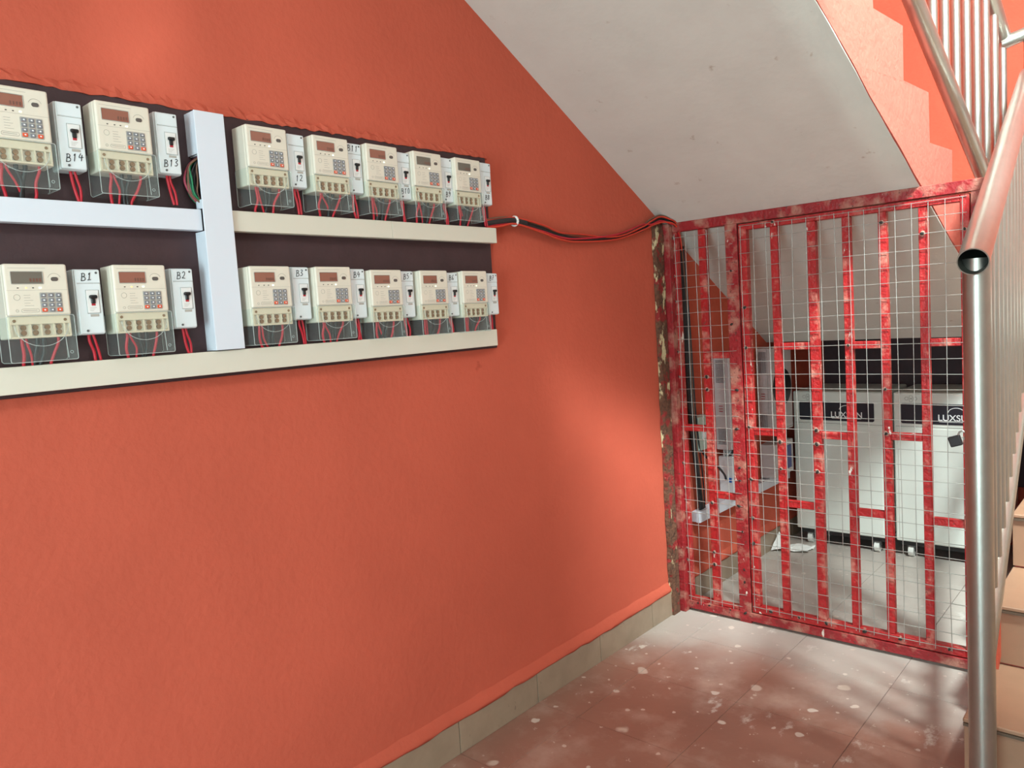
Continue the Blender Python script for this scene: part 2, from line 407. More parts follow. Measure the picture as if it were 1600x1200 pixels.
# wires in the open notch of the vertical trunking
for k in range(13):
    mm = [M_CABLEK, M_CABLEG, M_CABLEP, M_CABLEK, M_CABLEN, M_CABLEG][k % 6]
    x = .020+.034*random.random()
    y0 = .952+random.uniform(-.012, .012)
    nm = {0: 'black', 1: 'green', 2: 'pink', 3: 'black', 4: 'brown', 5: 'green'}[k % 6]
    pts = [(x, .975, 1.955), (x, y0, 1.930), (x+random.uniform(-.006, .006), y0-random.uniform(-.004, .014), 1.895), (x, y0+random.uniform(-.006, .006), 1.86), (x*.7+.01, .972, 1.832)]
    c = MB().tube(smoothpath(pts, 5), .0024 if k % 6 != 2 else .0034, 6).build('loose_wire', mm)
    tag(c, nm+' wire bundled in the open notch of the vertical white trunking', 'wire', 'wires in the trunking notch')

# ------------------------------------------------------------------ electricity meters
W, HB, HT, HC, D = .123, .109, .156, .206, .068   # width, body height, terminal bottom, cover bottom, depth
def make_meter():
    root = empty('electricity_meter')
    b = MB()
    # housing: slightly narrower front with bevelled edges
    b.box((0, 0, -HT), (D-.010, W, -.001), bev=.003)
    b.box((D-.016, .001, -HB), (D, W-.001, 0), bev=.0045, seg=3)
    b.build('housing', M_CREAM, root)
    f = D
    pr = MB()
    pr.box((f-.001, .010, -.0095), (f+.0003, .080, -.0088)).box((f-.001, .004, -.0555), (f+.0003, W-.004, -.0550))
    for k in range(5):
        pr.box((f-.001, .034, -.066-.0055*k), (f+.0003, .034+random.uniform(.010, .018), -.0652-.0055*k))
    arc = [(f+.0002, .0955+.013*math.cos(math.radians(a)), -.033+.013*math.sin(math.radians(a))) for a in range(20, 161, 14)]
    pr.tube(arc, .0004, 4)
    for (cy, cz, r) in ((.021, -.070, .006), (.019, -.098, .0026)):
        pr.tube([(f+.0002, cy+r*math.cos(2*PI*k/14), cz+r*math.sin(2*PI*k/14)) for k in range(15)], .0004, 4)
    pr.tube([(f+.0002, y, z) for y, z in rrect(.027, .060, -.1015, -.0945, .003)+[(.060, -.0975)]], .0004, 4)
    pr.box((f-.001, .030, -.0985), (f+.0003, .056, -.0972))
    pr.build('printed_marks', M_LINE, root)
    lcd = MB().prism(rrect(.0137, .0737, -.042, -.0165, .0015, 2), 'x', f-.002, f+.0004).build('display', M_LCD, root)
    MB().tube([(f+.0006, y, z) for y, z in rrect(.0137, .0737, -.042, -.0165, .0015, 2)+[(.0737, -.018)]], .0008, 4).build('display_bezel', M_KEYPAD, lcd)
    sg = MB()
    for k in range(4): sg.box((f, .048+.006*k, -.038), (f+.0006, .0515+.006*k, -.0305))
    sg.build('digits', M_SEG, lcd)
    MB().prism(rrect(.0885, .1025, -.0365, -.0280, .004, 4), 'x', f-.002, f+.0012).build('optical_port', M_PORT, root)
    for k, y in enumerate((.0246, .040, .053, .0665)):
        h = .0016 if k == 3 else .0011
        MB().box((f-.001, y-h*1.6, -.0505-h), (f+.0008, y+h*1.6, -.0505+h), bev=.0004, seg=1).build('indicator_light', M_LEDON if k == 3 else M_LEDOFF, root)
    MB().prism(rrect(.0635, .1065, -.1035, -.0605, .002, 2), 'x', f-.002, f+.0005).build('keypad', M_KEYPAD, root)
    kp = [c for c in root.children if c.name.startswith('keypad')][-1]
    for r in range(4):
        for c in range(3):
            y = .0705+.0145*c; z = -.0665-.0103*r
            m = M_ORANGE if (r == 3 and c != 1) else M_KEY
            k = MB().box((f-.001, y-.0050, z-.0038), (f+.0028, y+.0050, z+.0038), bev=.0012, seg=2).build('key', m, kp)
            MB().box((f+.0027, y-.0016, z-.0014), (f+.0031, y+.0016, z+.0014)).build('key_print', M_WHITEINK, k)
    # terminal block
    t = MB().box((D-.012, .004, -.127), (D-.004, W-.004, -HB-.001), bev=.001, seg=1)
    t.box((D-.012, .004, -HT), (D-.003, W-.004, -.1515), bev=.001, seg=1)
    for y in (.004, .016, .040, .0605, .085, .105, W-.007): t.box((D-.012, y, -.152), (D-.004, y+.003, -.127))
    tb = t.build('terminal_block', M_TERM, root)
    MB().box((D-.013, .006, -.152), (D-.0115, W-.006, -.127)).build('terminal_recess', M_HOLE, tb)
    for y in (.0285, .051, .074, .0965):
        s = MB()
        for z in (-.1335, -.1445):
            s.tube([(D-.012, y, z), (D-.006, y, z)], .0055, 10); s.box((D-.007, y-.004, z-.0006), (D-.0055, y+.004, z+.0006))
        s.build('terminal_screw', M_BRASS, tb)
    for y in (.012, W-.014):
        MB().tube([(D-.006, y, -.119), (D-.003, y, -.119)], .0034, 10).build('seal_screw', M_BRASS, tb)
    # clear cover
    y0, y1, x1 = -.003, W+.003, D+.001
    c = MB()
    # front sheet, sides, bottom
    P = rrect(y0, y1, -HC, -HB, .004, 3)
    c.prism(P, 'x', x1-.0006, x1+.0006)
    c.box((.004, y0, -HC), (x1, y0+.001, -HB-.002)).box((.004, y1-.001, -HC), (x1, y1, -HB-.002))
    c.box((.004, y0+.002, -HC), (x1, y1-.002, -HC+.001))
    cv = c.build('terminal_cover', M_GLASS, root)
    e = MB()
    e.tube([(x1, y, z) for y, z in P+[P[0]]], .0009, 5)
    e.tube([(x1, W/2+.052*math.cos(math.radians(a)), -.128-.046*math.sin(math.radians(a))) for a in range(0, 181, 9)], .0008, 5)
    e.tube([(.006, y0, -HB-.004), (.006, y0, -HC+.004), (.006, y0+.004, -HC), (x1, y0+.003, -HC)], .0008, 5)
    e.tube([(.006, y1, -HB-.004), (.006, y1, -HC+.004), (.006, y1-.004, -HC), (x1, y1-.003, -HC)], .0008, 5)
    e.tube([(x1, W-.018, -.157), (x1, W-.016, -HC+.004)], .0008, 5)
    e.tube([(x1, W-.009+.003*math.cos(k*PI/5), -.190+.003*math.sin(k*PI/5)) for k in range(11)], .0006, 4)
    e.build('cover_rim', M_GLASSE, cv)
    return root
def wire_pts(y, ye, x=.045):
    j = random.uniform
    return smoothpath([(x, y, -.150), (x, y+j(-.002, .002), -.165), (x-.006, (y+ye)/2+j(-.006, .006), -.19), (x-.014, ye, -.213), (x-.016, ye+j(-.003, .003), -.224)], 5)
def meter_wires(root):
    for (y, dy, m, r) in ((.0285, .008, M_CABLER, .0034), (.036, .018, M_CABLER, .0026), (.0965, -.012, M_CABLER, .0032), (.055, .004, M_CABLEK, .0045), (.070, -.002, M_CABLEK, .0045)):
        MB().tube(wire_pts(y, y+dy+random.uniform(-.008, .008)), r, 7).build('lead_wire', m, root)

# handwriting strokes on a unit cell
GL = {
 'B': [[(.05, 0), (.1, .5), (.12, 1)], [(.0, .95), (.35, 1), (.55, .82), (.45, .6), (.15, .52)], [(.15, .52), (.5, .5), (.66, .28), (.5, .05), (.0, .0)]],
 '1': [[(.2, .75), (.38, 1), (.34, .5), (.3, 0)]],
 'I': [[(.2, .75), (.38, 1), (.34, .5), (.3, 0)], [(.05, .02), (.62, .06)]],
 '2': [[(.05, .8), (.25, 1), (.5, .85), (.42, .5), (.05, .05), (.3, .08), (.62, .0)]],
 '3': [[(.08, .92), (.35, 1), (.5, .8), (.2, .55), (.52, .35), (.4, .05), (.03, .05)]],
 '4': [[(.3, 1), (.05, .45), (.7, .5)], [(.5, .8), (.42, 0)]],
 '5': [[(.55, 1), (.15, .95), (.12, .6), (.45, .6), (.5, .2), (.1, .0)]],
 '6': [[(.45, 1), (.12, .55), (.12, .12), (.4, .02), (.48, .3), (.15, .42)]],
 '7': [[(.05, .95), (.55, 1), (.3, .5), (.2, 0)], [(.15, .5), (.5, .55)]],
 '8': [[(.45, .85), (.2, 1), (.12, .75), (.45, .35), (.3, .0), (.08, .2), (.4, .65), (.45, .85)]],
 '9': [[(.48, .75), (.25, 1), (.1, .75), (.3, .55), (.48, .75), (.42, .3), (.3, 0)]],
 '0': [[(.3, 1), (.05, .6), (.15, .05), (.45, .05), (.55, .55), (.3, 1)]],
}
def handwriting(text, x, yc, zc, h, root, tilt=0):
    b = MB(); cw = h*.78; tot = cw*len(text); y = yc-tot/2
    for ch in text:
        for st in GL[ch]:
            P = smoothpath([(x, y+u*h*.8+v*h*.12, zc-h/2+v*h+tilt*(y-yc)) for u, v in st], 4)
            b.tube(P, .00085, 5)
        y += cw
    return b.build('handwritten_mark', M_INK, root)
BW, BH, BD = .056, .146, .052
def make_breaker():
    root = empty('breaker_box')
    b = MB().box((0, 0, -BH), (BD-.006, BW, 0), bev=.003)
    b.box((BD-.012, .0015, -BH+.0015), (BD, BW-.0015, -.001), bev=.003, seg=2)
    b.build('enclosure', M_BRK, root)
    MB().box((BD-.004, .004, -.031), (BD+.0012, BW-.003, -.003), bev=.001, seg=1).build('label_plate', M_BRK, root)
    MB().box((BD-.003, .004, -.0325), (BD+.0003, BW-.003, -.0316)).build('seam', M_SEAM, root)
    bk = MB().box((BD-.004, .021, -.098), (BD+.0015, .047, -.047), bev=.0008, seg=1).build('breaker_module', M_BRKFACE, root)
    fr = MB().tube([(BD+.0008, .0205, -.0985), (BD+.0008, .0205, -.0465), (BD+.0008, .0475, -.0465), (BD+.0008, .0475, -.0985), (BD+.0008, .0205, -.0985)], .0005, 4)
    fr.build('cutout_edge', M_SEAM, bk)
    tg = MB().box((BD+.001, .0255, -.066), (BD+.009, .0425, -.058), bev=.003, seg=2).box((BD, .0295, -.077), (BD+.005, .0385, -.063), bev=.0015, seg=1)
    tg.build('toggle', M_BLACK, bk)
    MB().box((BD+.001, .030, -.0815), (BD+.0025, .038, -.0765)).build('red_flag', M_REDTAB, bk)
    t = MB()
    for k in range(3): t.box((BD+.0014, .026, -.0865-.0032*k), (BD+.0018, .026+.014-.003*k, -.0858-.0032*k))
    t.build('printed_marks', M_LINE, bk)
    MB().box((BD-.002, .026, -.106), (BD+.0008, .044, -.1005), bev=.0004, seg=1).build('slot', M_KEYPAD, root)
    for y, z in ((.046, -.0085), (.017, -.137)):
        MB().tube([(BD-.001, y, z), (BD+.0022, y, z)], .0026, 9).build('screw', M_CASTERG, root)
    return root
def breaker_wires(root):
    for (y, dy, r) in ((.026, .010, .0034), (.034, .012, .0030)):
        j = random.uniform; x = .03
        P = smoothpath([(x, y, -.143), (x, y+j(-.002, .004), -.160), (x-.002, y+dy*.6+j(-.004, .006), -.185), (x-.004, y+dy+j(-.004, .004), -.214)], 5)
        MB().tube(P, r, 7).build('lead_wire', M_CABLER, root)

meter0 = make_meter(); brk0 = make_breaker()
ZTOP, ZLOW = 2.045, 1.680
rows = [
 (ZTOP, [(.504, .642, 'B14', 'B14', 2.034), (.718, .858, 'B13', 'B13', 2.045), (1.083, 1.214, '12', '12', 2.042), (1.285, 1.410, 'B11', 'B11', 2.042), (1.470, 1.598, 'B10', 'B10', 2.038), (1.655, 1.784, 'B9', 'B9', 2.042), (1.838, 1.974, 'B8', 'B8', 2.046)], 'upper'),
 (ZLOW, [(.503, .643, 'BI', 'B1', 1.671), (.718, .859, 'B2', 'B2', 1.674), (1.057, 1.193, 'B3', 'B3', 1.680), (1.258, 1.387, 'B4', 'B4', 1.676), (1.450, 1.578, 'B5', 'B5', 1.670), (1.646, 1.775, 'B6', 'B6', 1.666), (1.835, 1.972, 'B7', 'B7', 1.664)], 'lower'),
]
first = True
for z, items, rn in rows:
    for i, (ym, yb, txt, nm, zb) in enumerate(items):
        m = meter0 if first else copy_tree(meter0); b = brk0 if first else copy_tree(brk0); first = False
        dz = {0: 0}.get(i, 0) - (.004+.001*i if rn == 'lower' and i >= 4 else 0)
        m.location = (BX, ym, z+dz); b.location = (BX, yb, zb)
        tag(m, 'cream keypad electricity meter in the %s row, left of breaker box marked %s' % (rn, nm), 'meter', 'prepaid keypad electricity meters')
        low = rn == 'upper' and nm != 'B11'
        tag(b, 'white breaker box with black toggle, hand-marked %s near its %s' % (nm, 'bottom' if low else 'top'), 'breaker', 'hand-marked breaker boxes')
METERS = [o for o in COL.objects if o.name.startswith('electricity_meter')]
BREAKERS = [o for o in COL.objects if o.name.startswith('breaker_box')]
texts = [t for _, items, _ in rows for (_, _, t, nm, _) in items]
for k, m in enumerate(METERS):
    meter_wires(m)
    for c in m.children:
        if c.name.startswith('display') and k in (7, 5, 6):
            c.data = c.data.copy(); c.data.materials[0] = M_LCDG
        if c.name.startswith('indicator_light') and k in (7, 8) and abs(c.data.vertices[0].co.y-.040) < .006:
            c.data = c.data.copy(); c.data.materials[0] = M_LEDY
for k, b in enumerate(BREAKERS):
    breaker_wires(b)
    t = texts[k]
    if k < 7 and t != 'B11': handwriting(t, BD+.0006, .031, -.118, .0165, b, .15)
    elif t == 'B11': handwriting(t, BD+.0018, .024, -.016, .017, b)
    else: handwriting(t, BD+.0018, .026, -.0165, .0165, b, .1)

# cable bundle running from the trunking to the gate corner
cp = [(.02, 2.02, 1.842), (.03, 2.089, 1.851), (.032, 2.167, 1.857), (.028, 2.325, 1.839), (.022, 2.443, 1.817), (.02, 2.571, 1.810), (.02, 2.853, 1.826), (.022, 3.067, 1.876), (.024, 3.140, 1.900), (.030, 3.215, 1.920), (.052, 3.262, 1.912), (.060, 3.300, 1.896), (.055, 3.345, 1.850), (.04, 3.385, 1.790)]
for k, (m, nm, r, off) in enumerate(((M_CABLEK, 'black', .0065, (0, .004)), (M_CABLEK, 'black', .005, (.006, -.004)), (M_CABLER, 'red', .0042, (.010, -.010)), (M_CABLEO, 'orange-red', .004, (.012, .010)), (M_CABLEO, 'orange-red', .0038, (.014, -.014)), (M_CABLEN, 'brown', .004, (.004, .013)))):
    P = []
    for i, (x, y, z) in enumerate(cp):
        a = .010 if 4 < i < 8 else .004
        P.append((max(x+off[0]+random.uniform(-.002, .003), r+.003), y, z+off[1]+random.uniform(-a, a)+(.014 if (m == M_CABLER and 5 <= i <= 7) else 0)-(.008 if (m == M_CABLEK and 5 <= i <= 7) else 0)))
    tag(MB().tube(smoothpath(P, 6), r, 7).build('power_cable', m), '%s cable in the bundle swagging along the wall to the gate corner' % nm, 'cable', 'cables running to the gate')
sl = MB().tube(smoothpath([(x+.008, y, z) for x, y, z in cp[0:4]][0:4], 5)[:13], .0125, 9)
tag(sl.build('cable_sleeve', M_CABLEK), 'black sleeve around the cables leaving the right end of the trunking', 'cable sleeve')
tie = MB()
tie.tube([(.037+.016*math.cos(a*PI/6), 2.172, 1.857+.016*math.sin(a*PI/6)) for a in range(13)], .005, 6)
tag(tie.build('cable_tie', M_PAPER), 'white tape tie around the black cable bundle on the wall', 'cable tie')

# ------------------------------------------------------------------ red gate: fixed frame with side panel, and the leaf
gf = empty('fixed_grille', (0.7, GY, 0)); tag(gf, 'red painted steel surround with narrow fixed mesh panel against the wall', 'grille')
gl = empty('gate_leaf', (0.85, GY, 0.05)); tag(gl, 'red barred steel gate leaf covered with square wire mesh', 'gate')
T = .034
def gbox(name, x0, x1, z0, z1, par, m, y0=GY, y1=GY+T, bev=.002):
    return rel(MB().box((x0, y0, z0), (x1, y1, z1), bev=bev, seg=1).build(name, m, par))
# rusty strip on the wall
rs = MB()
nn = 40; vs = []
for i in range(nn+1):
    z = .0+1.90*i/nn; j = random.uniform
    vs += [(.002, 3.195+j(-.004, .004), z), (.022+j(-.003, .003), 3.20+j(-.004, .004), z), (.024+j(-.002, .002), 3.262+j(-.003, .003), z), (.002, 3.27, z)]
rs.add(vs, [(i*4+k, i*4+(k+1) % 4, (i+1)*4+(k+1) % 4, (i+1)*4+k) for i in range(nn) for k in range(4)]+[(0, 1, 2, 3), tuple(nn*4+k for k in range(4))])
rel(rs.build('rusty_jamb_strip', M_RUST, gf))
gbox('jamb_post', .002, .050, 0, 1.900, gf, M_REDFRAME, GY-.04, GY+.02)
gbox('centre_post', .316, .374, .0, 1.862, gf, M_REDFRAME, GY-.005, GY+T)
gbox('jamb_post', 1.294, 1.352, 0, 1.900, gf, M_REDFRAME, GY-.005, GY+T)
gbox('head_rail', .050, 1.352, 1.860, 1.904, gf, M_REDFRAME, GY-.008, GY+T)
gbox('sill_rail', .030, 1.352, .012, .052, gf, M_REDFRAME, GY-.008, GY+T)
gbox('panel_stile', .050, .066, .052, 1.862, gf, M_RED)
gbox('panel_rail', .066, .316, .052, .070, gf, M_RED)
gbox('bar', .178, .214, .070, 1.860, gf, M_RED, GY+.002, GY+T)
for x0, x1, z in ((.214, .316, 1.268), (.066, .178, .916), (.214, .316, .597)):
    gbox('crossbar', x0, x1, z-.015, z+.015, gf, M_RED, GY+.004, GY+T-.002)
# leaf
gbox('stile', .380, .416, .056, 1.856, gl, M_RED, GY-.002)
gbox('stile', 1.258, 1.290, .056, 1.856, gl, M_RED, GY-.002)
gbox('rail', .416, 1.258, 1.828, 1.856, gl, M_RED, GY-.002)
gbox('rail', .416, 1.258, .056, .090, gl, M_RED, GY-.002)
bars = [(.524, .556), (.684, .720), (.828, .860), (.968, .999), (1.115, 1.146)]
for x0, x1 in bars: gbox('bar', x0, x1, .090, 1.828, gl, M_RED, GY+.002, GY+T)
for x0, x1, z in ((.556, .684, 1.301), (.860, .968, 1.299), (1.146, 1.258, 1.302), (.416, .524, .913), (.720, .828, .913), (.999, 1.115, .924), (.556, .684, .594), (.860, .968, .592), (1.146, 1.258, .590)):
    gbox('crossbar', x0, x1, z-.015, z+.015, gl, M_RED, GY+.004, GY+T-.002)
def wires(x0, x1, z0, z1, xl, zl, par):
    b = MB(); r = .0014; y = GY-.006
    for x in xl:
        a, c = random.uniform(-.004, .004), random.uniform(-.003, .003)
        b.tube([(x+a*math.sin(t*PI)+c*math.sin(2*t*PI), y-.0016+.003*math.sin(3*t*PI+a*900), z0+(z1-z0)*t) for t in [i/10 for i in range(11)]], r, 6)
    for z in zl:
        a = random.uniform(-.004, .004)
        b.tube([(x0+(x1-x0)*t, y+.0016+.002*math.sin(3*t*PI+a*900), z+a*math.sin(t*PI)+random.uniform(-.001, .001)) for t in [i/8 for i in range(9)]], r, 6)
    o = rel(b.build('wire_mesh', M_WIRE, par)); o['kind'] = 'stuff'; return o
zl = [1.30+.0607*k for k in range(-20, 10)]
wires(.384, 1.282, .072, 1.846, [.393+.0584*k for k in range(16)], zl, gl)
wires(.044, .352, .040, 1.852, [.062, .118, .168, .228, .286], [z-.012 for z in zl], gf)
wb = None
def weld(x, z, par):
    global wb
    if wb is None:
        bm = bmesh.new(); bmesh.ops.create_icosphere(bm, subdivisions=1, radius=.0085)
        for v in bm.verts: v.co.x *= random.uniform(.8, 1.5); v.co.y *= .7; v.co.z *= random.uniform(.6, 1.0)
        nf = len(bm.faces)
        c0 = bm.verts.new((0, .0015, 0)); ring = []
        for k in range(12):
            rr = .016*random.uniform(.6, 1.1); ring.append(bm.verts.new((rr*math.cos(k*PI/6), .0055, rr*math.sin(k*PI/6))))
        for k in range(12):
            f = bm.faces.new((c0, ring[k], ring[(k+1) % 12])); f.material_index = 1
        wb = bpy.data.meshes.new('weld_bead'); bm.to_mesh(wb); bm.free(); wb.materials.append(M_WELD); wb.materials.append(M_SPATTER)
    o = link('weld_bead', wb, par, (x, GY-.006, z)); rel(o); o.rotation_euler = (0, random.uniform(0, 3), 0)
    s = random.uniform(.6, 1.05); o.scale = (s, s, s)
for z in zl:
    if random.random() < .42: weld(.338+random.uniform(-.008, .01), z-.012, gf)
    if random.random() < .35: weld(.046, z-.012, gf)
    if random.random() < .15: weld(.196, z-.012, gf)
    if random.random() < .15: weld(.398, z, gl)
    for x0, x1 in bars:
        if random.random() < .10: weld((x0+x1)/2, z, gl)
    if random.random() < .3: weld(1.274, z, gl)
for x in (.10, .16, .27, .345): weld(x, .045, gf)
for x in (.47, .60, .72, .88, 1.02, 1.2): weld(x, .078, gl)
# padlock
pk = empty('padlock', (1.236, GY-.02, .925)); tag(pk, 'small black padlock hanging on the right side of the gate', 'padlock')
MB().box((-.022, -.011, -.022), (.020, .011, .018), bev=.004).build('lock_body', M_BLACK, pk)
MB().tube(smoothpath([(.012, 0, .010), (.022, 0, .026), (.036, 0, .028), (.040, 0, .012), (.028, 0, -.004)], 5), .0035, 7).build('shackle', M_STEEL, pk)
pk.rotation_euler = (0, math.radians(-18), 0)

# ------------------------------------------------------------------ battery cabinets
def text_mesh(txt, size, m, name, par, loc, rot):
    cu = bpy.data.curves.new(name, 'FONT'); cu.body = txt; cu.size = size; cu.extrude = .0006; cu.align_x = 'CENTER'; cu.offset = size*.012
    o = bpy.data.objects.new(name, cu); COL.objects.link(o)
    bpy.context.view_layer.update()
    me = bpy.data.meshes.new_from_object(o.evaluated_get(bpy.context.evaluated_depsgraph_get()))
    bpy.data.objects.remove(o, do_unlink=True)
    me.materials.clear(); me.materials.append(m)
    t = link(name, me, par, loc); t.rotation_euler = rot; return t
def make_battery():
    root = empty('battery_cabinet'); w, d, z0, z1 = .527, .46, .095, .948
    MB().box((0, 0, z0), (w, d, z1), bev=.010, seg=3).build('cabinet', M_BATT, root)
    MB().box((.012, -.0012, .757), (w-.012, .003, .7595)).build('panel_seam', M_SEAM, root)
    MB().box((.02, -.004, z0+.02), (w-.02, .003, .750), bev=.003).build('front_panel', M_BATT, root)
    lb = MB().prism(rrect(.040, .468, .775, .888, .010, 4), 'y', -.0030, .002).build('label_panel', M_BATTLBL, root)
    text_mesh('LUXSUN', .047, M_WHITEINK, 'lettering', lb, (.315, -.0036, .797), (PI/2, 0, 0))
    a = MB()
    a.tube([(.315+.040*math.cos(math.radians(t)), -.0038, .838+.030*math.sin(math.radians(t))) for t in range(10, 171, 10)], .0022, 6)
    a.tube([(.232, -.0038, .790), (.398, -.0038, .790)], .0012, 5)
    a.build('sun_emblem', M_WHITEINK, lb)
    h = MB()
    for (x, z) in ((.070, .915), (.092, .924), (.114, .915), (.092, .905)):
        h.tube([(x+.010*math.cos(k*PI/3), -.0008, z+.010*math.sin(k*PI/3)) for k in range(7)], .0010, 4)
    h.build('hexagon_print', M_SEAM, root)
    MB().box((.02, .02, .07), (w-.02, d-.02, .096)).build('underframe', M_BLACK, root)
    for (x, y) in ((.07, .05), (w-.07, .05), (.07, d-.05), (w-.07, d-.05)):
        c = MB().tube([(x-.014, y, .032), (x+.014, y, .032)], .032, 16).build('caster_wheel', M_CASTER, root)
        MB().box((x-.022, y-.012, .045), (x+.022, y+.016, .072), bev=.003).box((x-.019, y-.01, .03), (x-.016, y+.01, .05)).box((x+.016, y-.01, .03), (x+.019, y+.01, .05)).build('caster_fork', M_CASTERG, c)
    return root
b0 = make_battery(); b0.location = (.086, 4.62, 0)
tag(b0, 'white battery cabinet on casters below the round-marked wall inverter', 'battery', 'battery cabinets behind the gate')
b1 = copy_tree(b0); b1.location = (.655, 4.625, 0)
tag(b1, 'white battery cabinet on casters, right-hand one nearest the padlock', 'battery', 'battery cabinets behind the gate')

# ------------------------------------------------------------------ wall inverters and boxes behind the gate
def make_inverter():
    root = empty('wall_inverter'); w, d, h = .30, .095, .50
    MB().box((.004, 0, 0), (d, w, h), bev=.006, seg=2).build('casing', M_INV, root)
    g_ = MB()
    for (za, zb, xa, xb) in ((.36, .48, .020, .062), (.03, .11, .020, .062)):
        z = za
        while z < zb:
            x = xa
            while x < xb:
                g_.box((x, -.0012, z), (x+.0035, .002, z+.0048)); x += .0058
            z += .0072
    g_.build('vent_grille', M_GRILLE, root)
    s = MB()
    for z in (.205, .219, .233): s.box((.030, -.0012, z), (.052, .002, z+.004))
    s.build('warning_stripes', M_REDTAB, root)
    MB().box((.070, -.0010, .0), (.0715, .002, h-.004)).build('seam', M_SEAM, root)
    ov = [(.146+.132*math.cos(2*PI*k/28), .262+.112*math.sin(2*PI*k/28)) for k in range(28)]
    MB().prism(ov, 'x', d-.002, d+.004).build('round_display', M_BLACK, root)
    MB().box((d-.002, .010, .012), (d+.0012, w-.01, .015)).build('front_seam', M_SEAM, root)
    return root
i0 = make_inverter(); i0.location = (0, 3.752, .730)
tag(i0, 'grey-white wall inverter nearest the gate, above the white breaker enclosure', 'inverter', 'wall inverters behind the gate')
i1 = copy_tree(i0); i1.location = (0, 4.292, .732)
tag(i1, 'grey-white wall inverter with round black display, beside the battery cabinets', 'inverter', 'wall inverters behind the gate')
def enclosure(loc, label, kind):
    root = empty('breaker_enclosure', loc)
    tag(root, label, 'enclosure', 'breaker enclosures behind the gate')
    if kind == 0:
        MB().box((.002, 0, 0), (.085, .26, .215), bev=.006).build('casing', M_BRK, root)
        MB().box((.03, .004, .21), (.034, .20, .25), bev=.001).tube(smoothpath([(.04, .03, .215), (.06, .05, .24), (.06, .12, .248), (.05, .17, .22)], 5), .006, 7).build('lid_hinge', M_BRK, root)
        MB().box((.083, .05, .03), (.090, .15, .16), bev=.002).build('breaker_row', M_BLUE, root)
        MB().box((.060, -.003, .075), (.075, .002, .100)).box((.089, .115, .105), (.094, .140, .130)).build('blue_switch', M_BLUEB, root)
    else:
        MB().box((.002, 0, 0), (.095, .28, .20), bev=.006).build('casing', M_INV, root)
        MB().box((.093, .12, .03), (.099, .24, .17), bev=.002).build('breaker_row', M_BLUE, root)
        MB().box((.098, .13, .112), (.104, .152, .128)).build('red_switch', M_REDTAB, root)
        MB().box((.098, .13, .090), (.104, .152, .106)).build('yellow_switch', M_YELLOW, root)
        MB().box((.098, .10, .074), (.104, .122, .100)).build('blue_switch', M_BLUE, root)
    return root
enclosure((0, 3.775, .475), 'bright white breaker enclosure with blue switches under the nearer inverter', 0)
enclosure((0, 4.300, .465), 'grey breaker enclosure with red, yellow and blue switches under the farther inverter', 1)
t = empty('wall_trunking', (0, 3.46, .405)); tag(t, 'white cable trunking low on the wall behind the gate', 'trunking')
rel(MB().box((.002, 3.452, .407), (.045, 4.62, .458)).build('base', M_TRUNKW, t))
rel(MB().box((.030, 3.45, .405), (.052, 4.62, .460), bev=.0015).build('lid', M_TRUNKW, t))
sb = empty('isolator_switch', (0, 3.482, .768)); tag(sb, 'pale green isolator box on the wall beside the hanging black cables', 'switch')
MB().box((.002, 0, 0), (.050, .115, .175), bev=.006).build('casing', M_TEAL, sb)
MB().box((.049, .03, .06), (.053, .085, .12), bev=.002).build('rocker', M_BRK, sb)
MB().box((.010, -.002, .135), (.030, .001, .142)).build('printed_marks', M_INK, sb)
for k in range(5):
    o_ = random.uniform
    P = smoothpath([(.02+.006*k, 3.385+.008*k, 1.80), (.022+.004*k, 3.425+.008*k, 1.45), (.02+.006*k, 3.445+.006*k, .95+o_(-.03, .03)), (.03+.004*k, 3.47+.008*k+o_(-.01, .01), .65), (.03, 3.50+.012*k, .455)], 6)
    tag(MB().tube(P, .0065 if k < 3 else .004, 7).build('hanging_cable', M_CABLEK if k != 3 else M_CABLEN), ('black' if k != 3 else 'brown')+' cable hanging down the wall behind the gate into the trunking', 'cable', 'cables hanging behind the gate')
P = smoothpath([(.03, 3.53, .77), (.05, 3.56, .72), (.06, 3.65, .66), (.05, 3.74, .60), (.04, 3.78, .56)], 6)
tag(MB().tube(P, .006, 7).build('link_cable', M_CABLEK), 'black cable looping from the green isolator to the white enclosure', 'cable')
for k in range(3):
    P = smoothpath([(.05+.012*k, 4.34+.05*k, .735), (.075, 4.36+.05*k, .705), (.06+.01*k, 4.38+.05*k, .662)], 6)
    tag(MB().tube(P, .006, 7).build('link_cable', M_CABLEK), 'short black cable between the farther inverter and its grey enclosure', 'cable', 'short cables under the farther inverter')
for k in range(3):
    P = smoothpath([(.05+.01*k, 3.80+.05*k, .735), (.07, 3.81+.05*k, .715), (.05+.01*k, 3.80+.05*k, .680)], 6)
    tag(MB().tube(P, .006, 7).build('link_cable', M_CABLEK), 'short black cable between the nearer inverter and its white enclosure', 'cable', 'short cables under the nearer inverter')
# crumpled paper
pp = MB(); nx, ny = 8, 6; vs = []
for j in range(ny+1):
    for i in range(nx+1):
        u, v = i/nx, j/ny
        x = .02+.20*u; y = 4.37+.13*v+.06*u
        z = .004+abs(math.sin(5*u+2*v))*.012+random.uniform(0, .006)+(.07*max(0, 1-u*4)*(v))
        vs.append((x, y, z))
o = pp.add(vs, [(j*(nx+1)+i, j*(nx+1)+i+1, (j+1)*(nx+1)+i+1, (j+1)*(nx+1)+i) for j in range(ny) for i in range(nx)]).build('paper_sheet', M_PAPER)
md = o.modifiers.new('thick', 'SOLIDIFY'); md.thickness = .0015
tag(o, 'crumpled white paper lying on the floor behind the gate', 'paper')

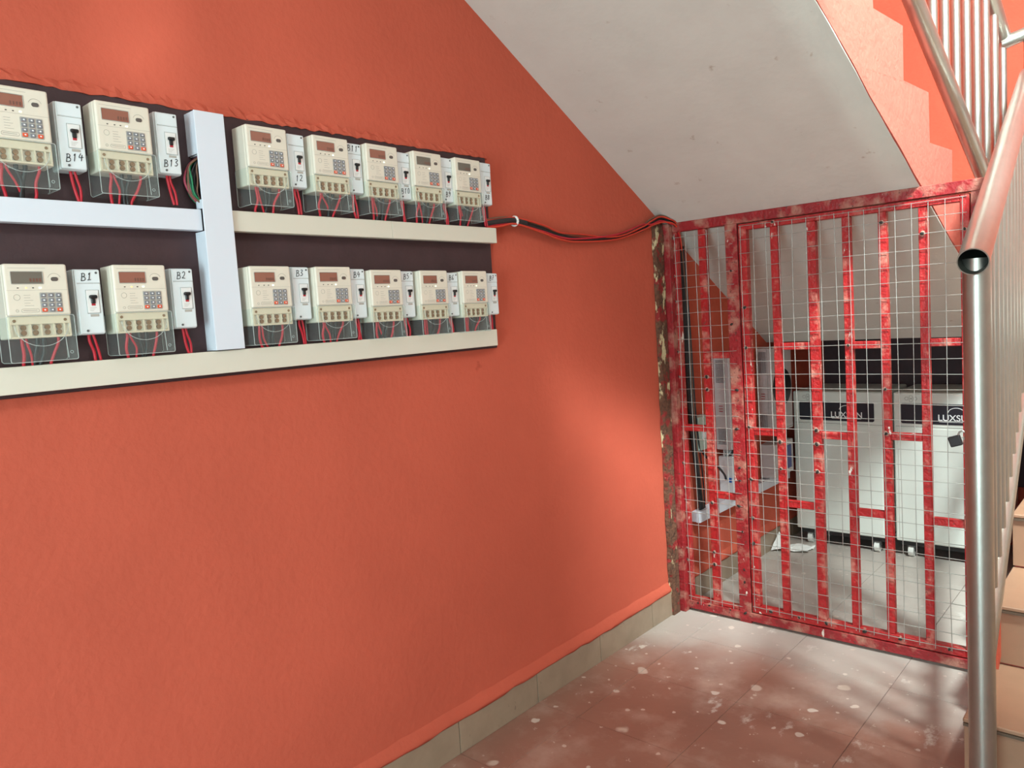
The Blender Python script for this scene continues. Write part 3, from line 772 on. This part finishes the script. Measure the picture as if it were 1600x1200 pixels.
# ------------------------------------------------------------------ stainless railings
def pipe(b, a, c, r, n=24, wall=.003):
    b.tube([a, c], r, n, 0, caps=False); b.tube([a, c], r-wall, n, 1, caps=False)
    a, c = Vector(a), Vector(c); d = (c-a).normalized(); u = d.cross(Vector((0, 0, 1)) if abs(d.z) < .9 else Vector((1, 0, 0))).normalized(); v = u.cross(d)
    for p in (a, c):
        vs = []
        for k in range(n):
            e = math.cos(2*PI*k/n)*u+math.sin(2*PI*k/n)*v
            vs += [p+e*r, p+e*(r-wall)]
        b.add(vs, [(2*k, 2*k+1, (2*k+3) % (2*n), (2*k+2) % (2*n)) for k in range(n)])
    return b
def LR(y, z): return (1.4725-.066*(y-2.40), y, z)
hz = lambda y: 1.578+.45*(y-2.36)
bz = lambda y: .560+.475*(y-2.708)
r1 = empty('stair_railing', (1.4725, 2.41, 0)); tag(r1, 'stainless steel railing with thick post at the foot of the lower stairs', 'railing', 'stair railings')
rel(pipe(MB(), (1.4725, 2.412, 0), (1.4725, 2.412, hz(2.412)-.02), .0345).build('post', [M_STEEL, M_TUBEIN], r1))
rel(pipe(MB(), LR(2.345, hz(2.345)), LR(4.31, hz(4.31)), .0385, 28).build('handrail', [M_STEEL, M_TUBEIN], r1))
rel(pipe(MB(), LR(2.43, bz(2.43)), LR(4.31, bz(4.31)), .030).build('bottom_rail', [M_STEEL, M_TUBEIN], r1))
y = 2.56
while y < 4.3:
    rel(MB().tube([LR(y, bz(y)+.01), LR(y, hz(y)-.02)], .0155, 14).build('baluster', M_STEEL, r1)); y += .128
def UR(y, z): return (sx(y)+.03, y, z)
ub = lambda y: 2.553-.655*(y-3.165)
uh = lambda y: 2.66+.70*(4.34-y)
r2 = empty('stair_railing', UR(4.34, 1.75)); tag(r2, 'stainless steel railing with slim balusters above the salmon stepped flight', 'railing', 'stair railings')
rel(pipe(MB(), UR(2.2, ub(2.2)), UR(4.40, ub(4.40)), .034).build('bottom_rail', [M_STEEL, M_TUBEIN], r2))
rel(pipe(MB(), UR(2.2, uh(2.2)), UR(4.34, uh(4.34)), .036).build('handrail', [M_STEEL, M_TUBEIN], r2))
y = 4.34
while y > 2.2:
    rel(MB().tube([UR(y, ub(y)+.01), UR(y, uh(y)-.01)], .0185, 14).build('baluster', M_STEEL, r2)); y -= .139
e0 = Vector(UR(4.34, uh(4.34)-.03)); e1 = Vector((1.352, 4.345, 2.655))
rel(MB().tube([e0, e1], .030, 20).build('handrail_return', M_STEEL, r2))
rel(MB().tube([(1.352, 4.345, 2.67), (1.352, 4.345, 1.20)], .030, 18).build('corner_post', M_STEEL, r2))
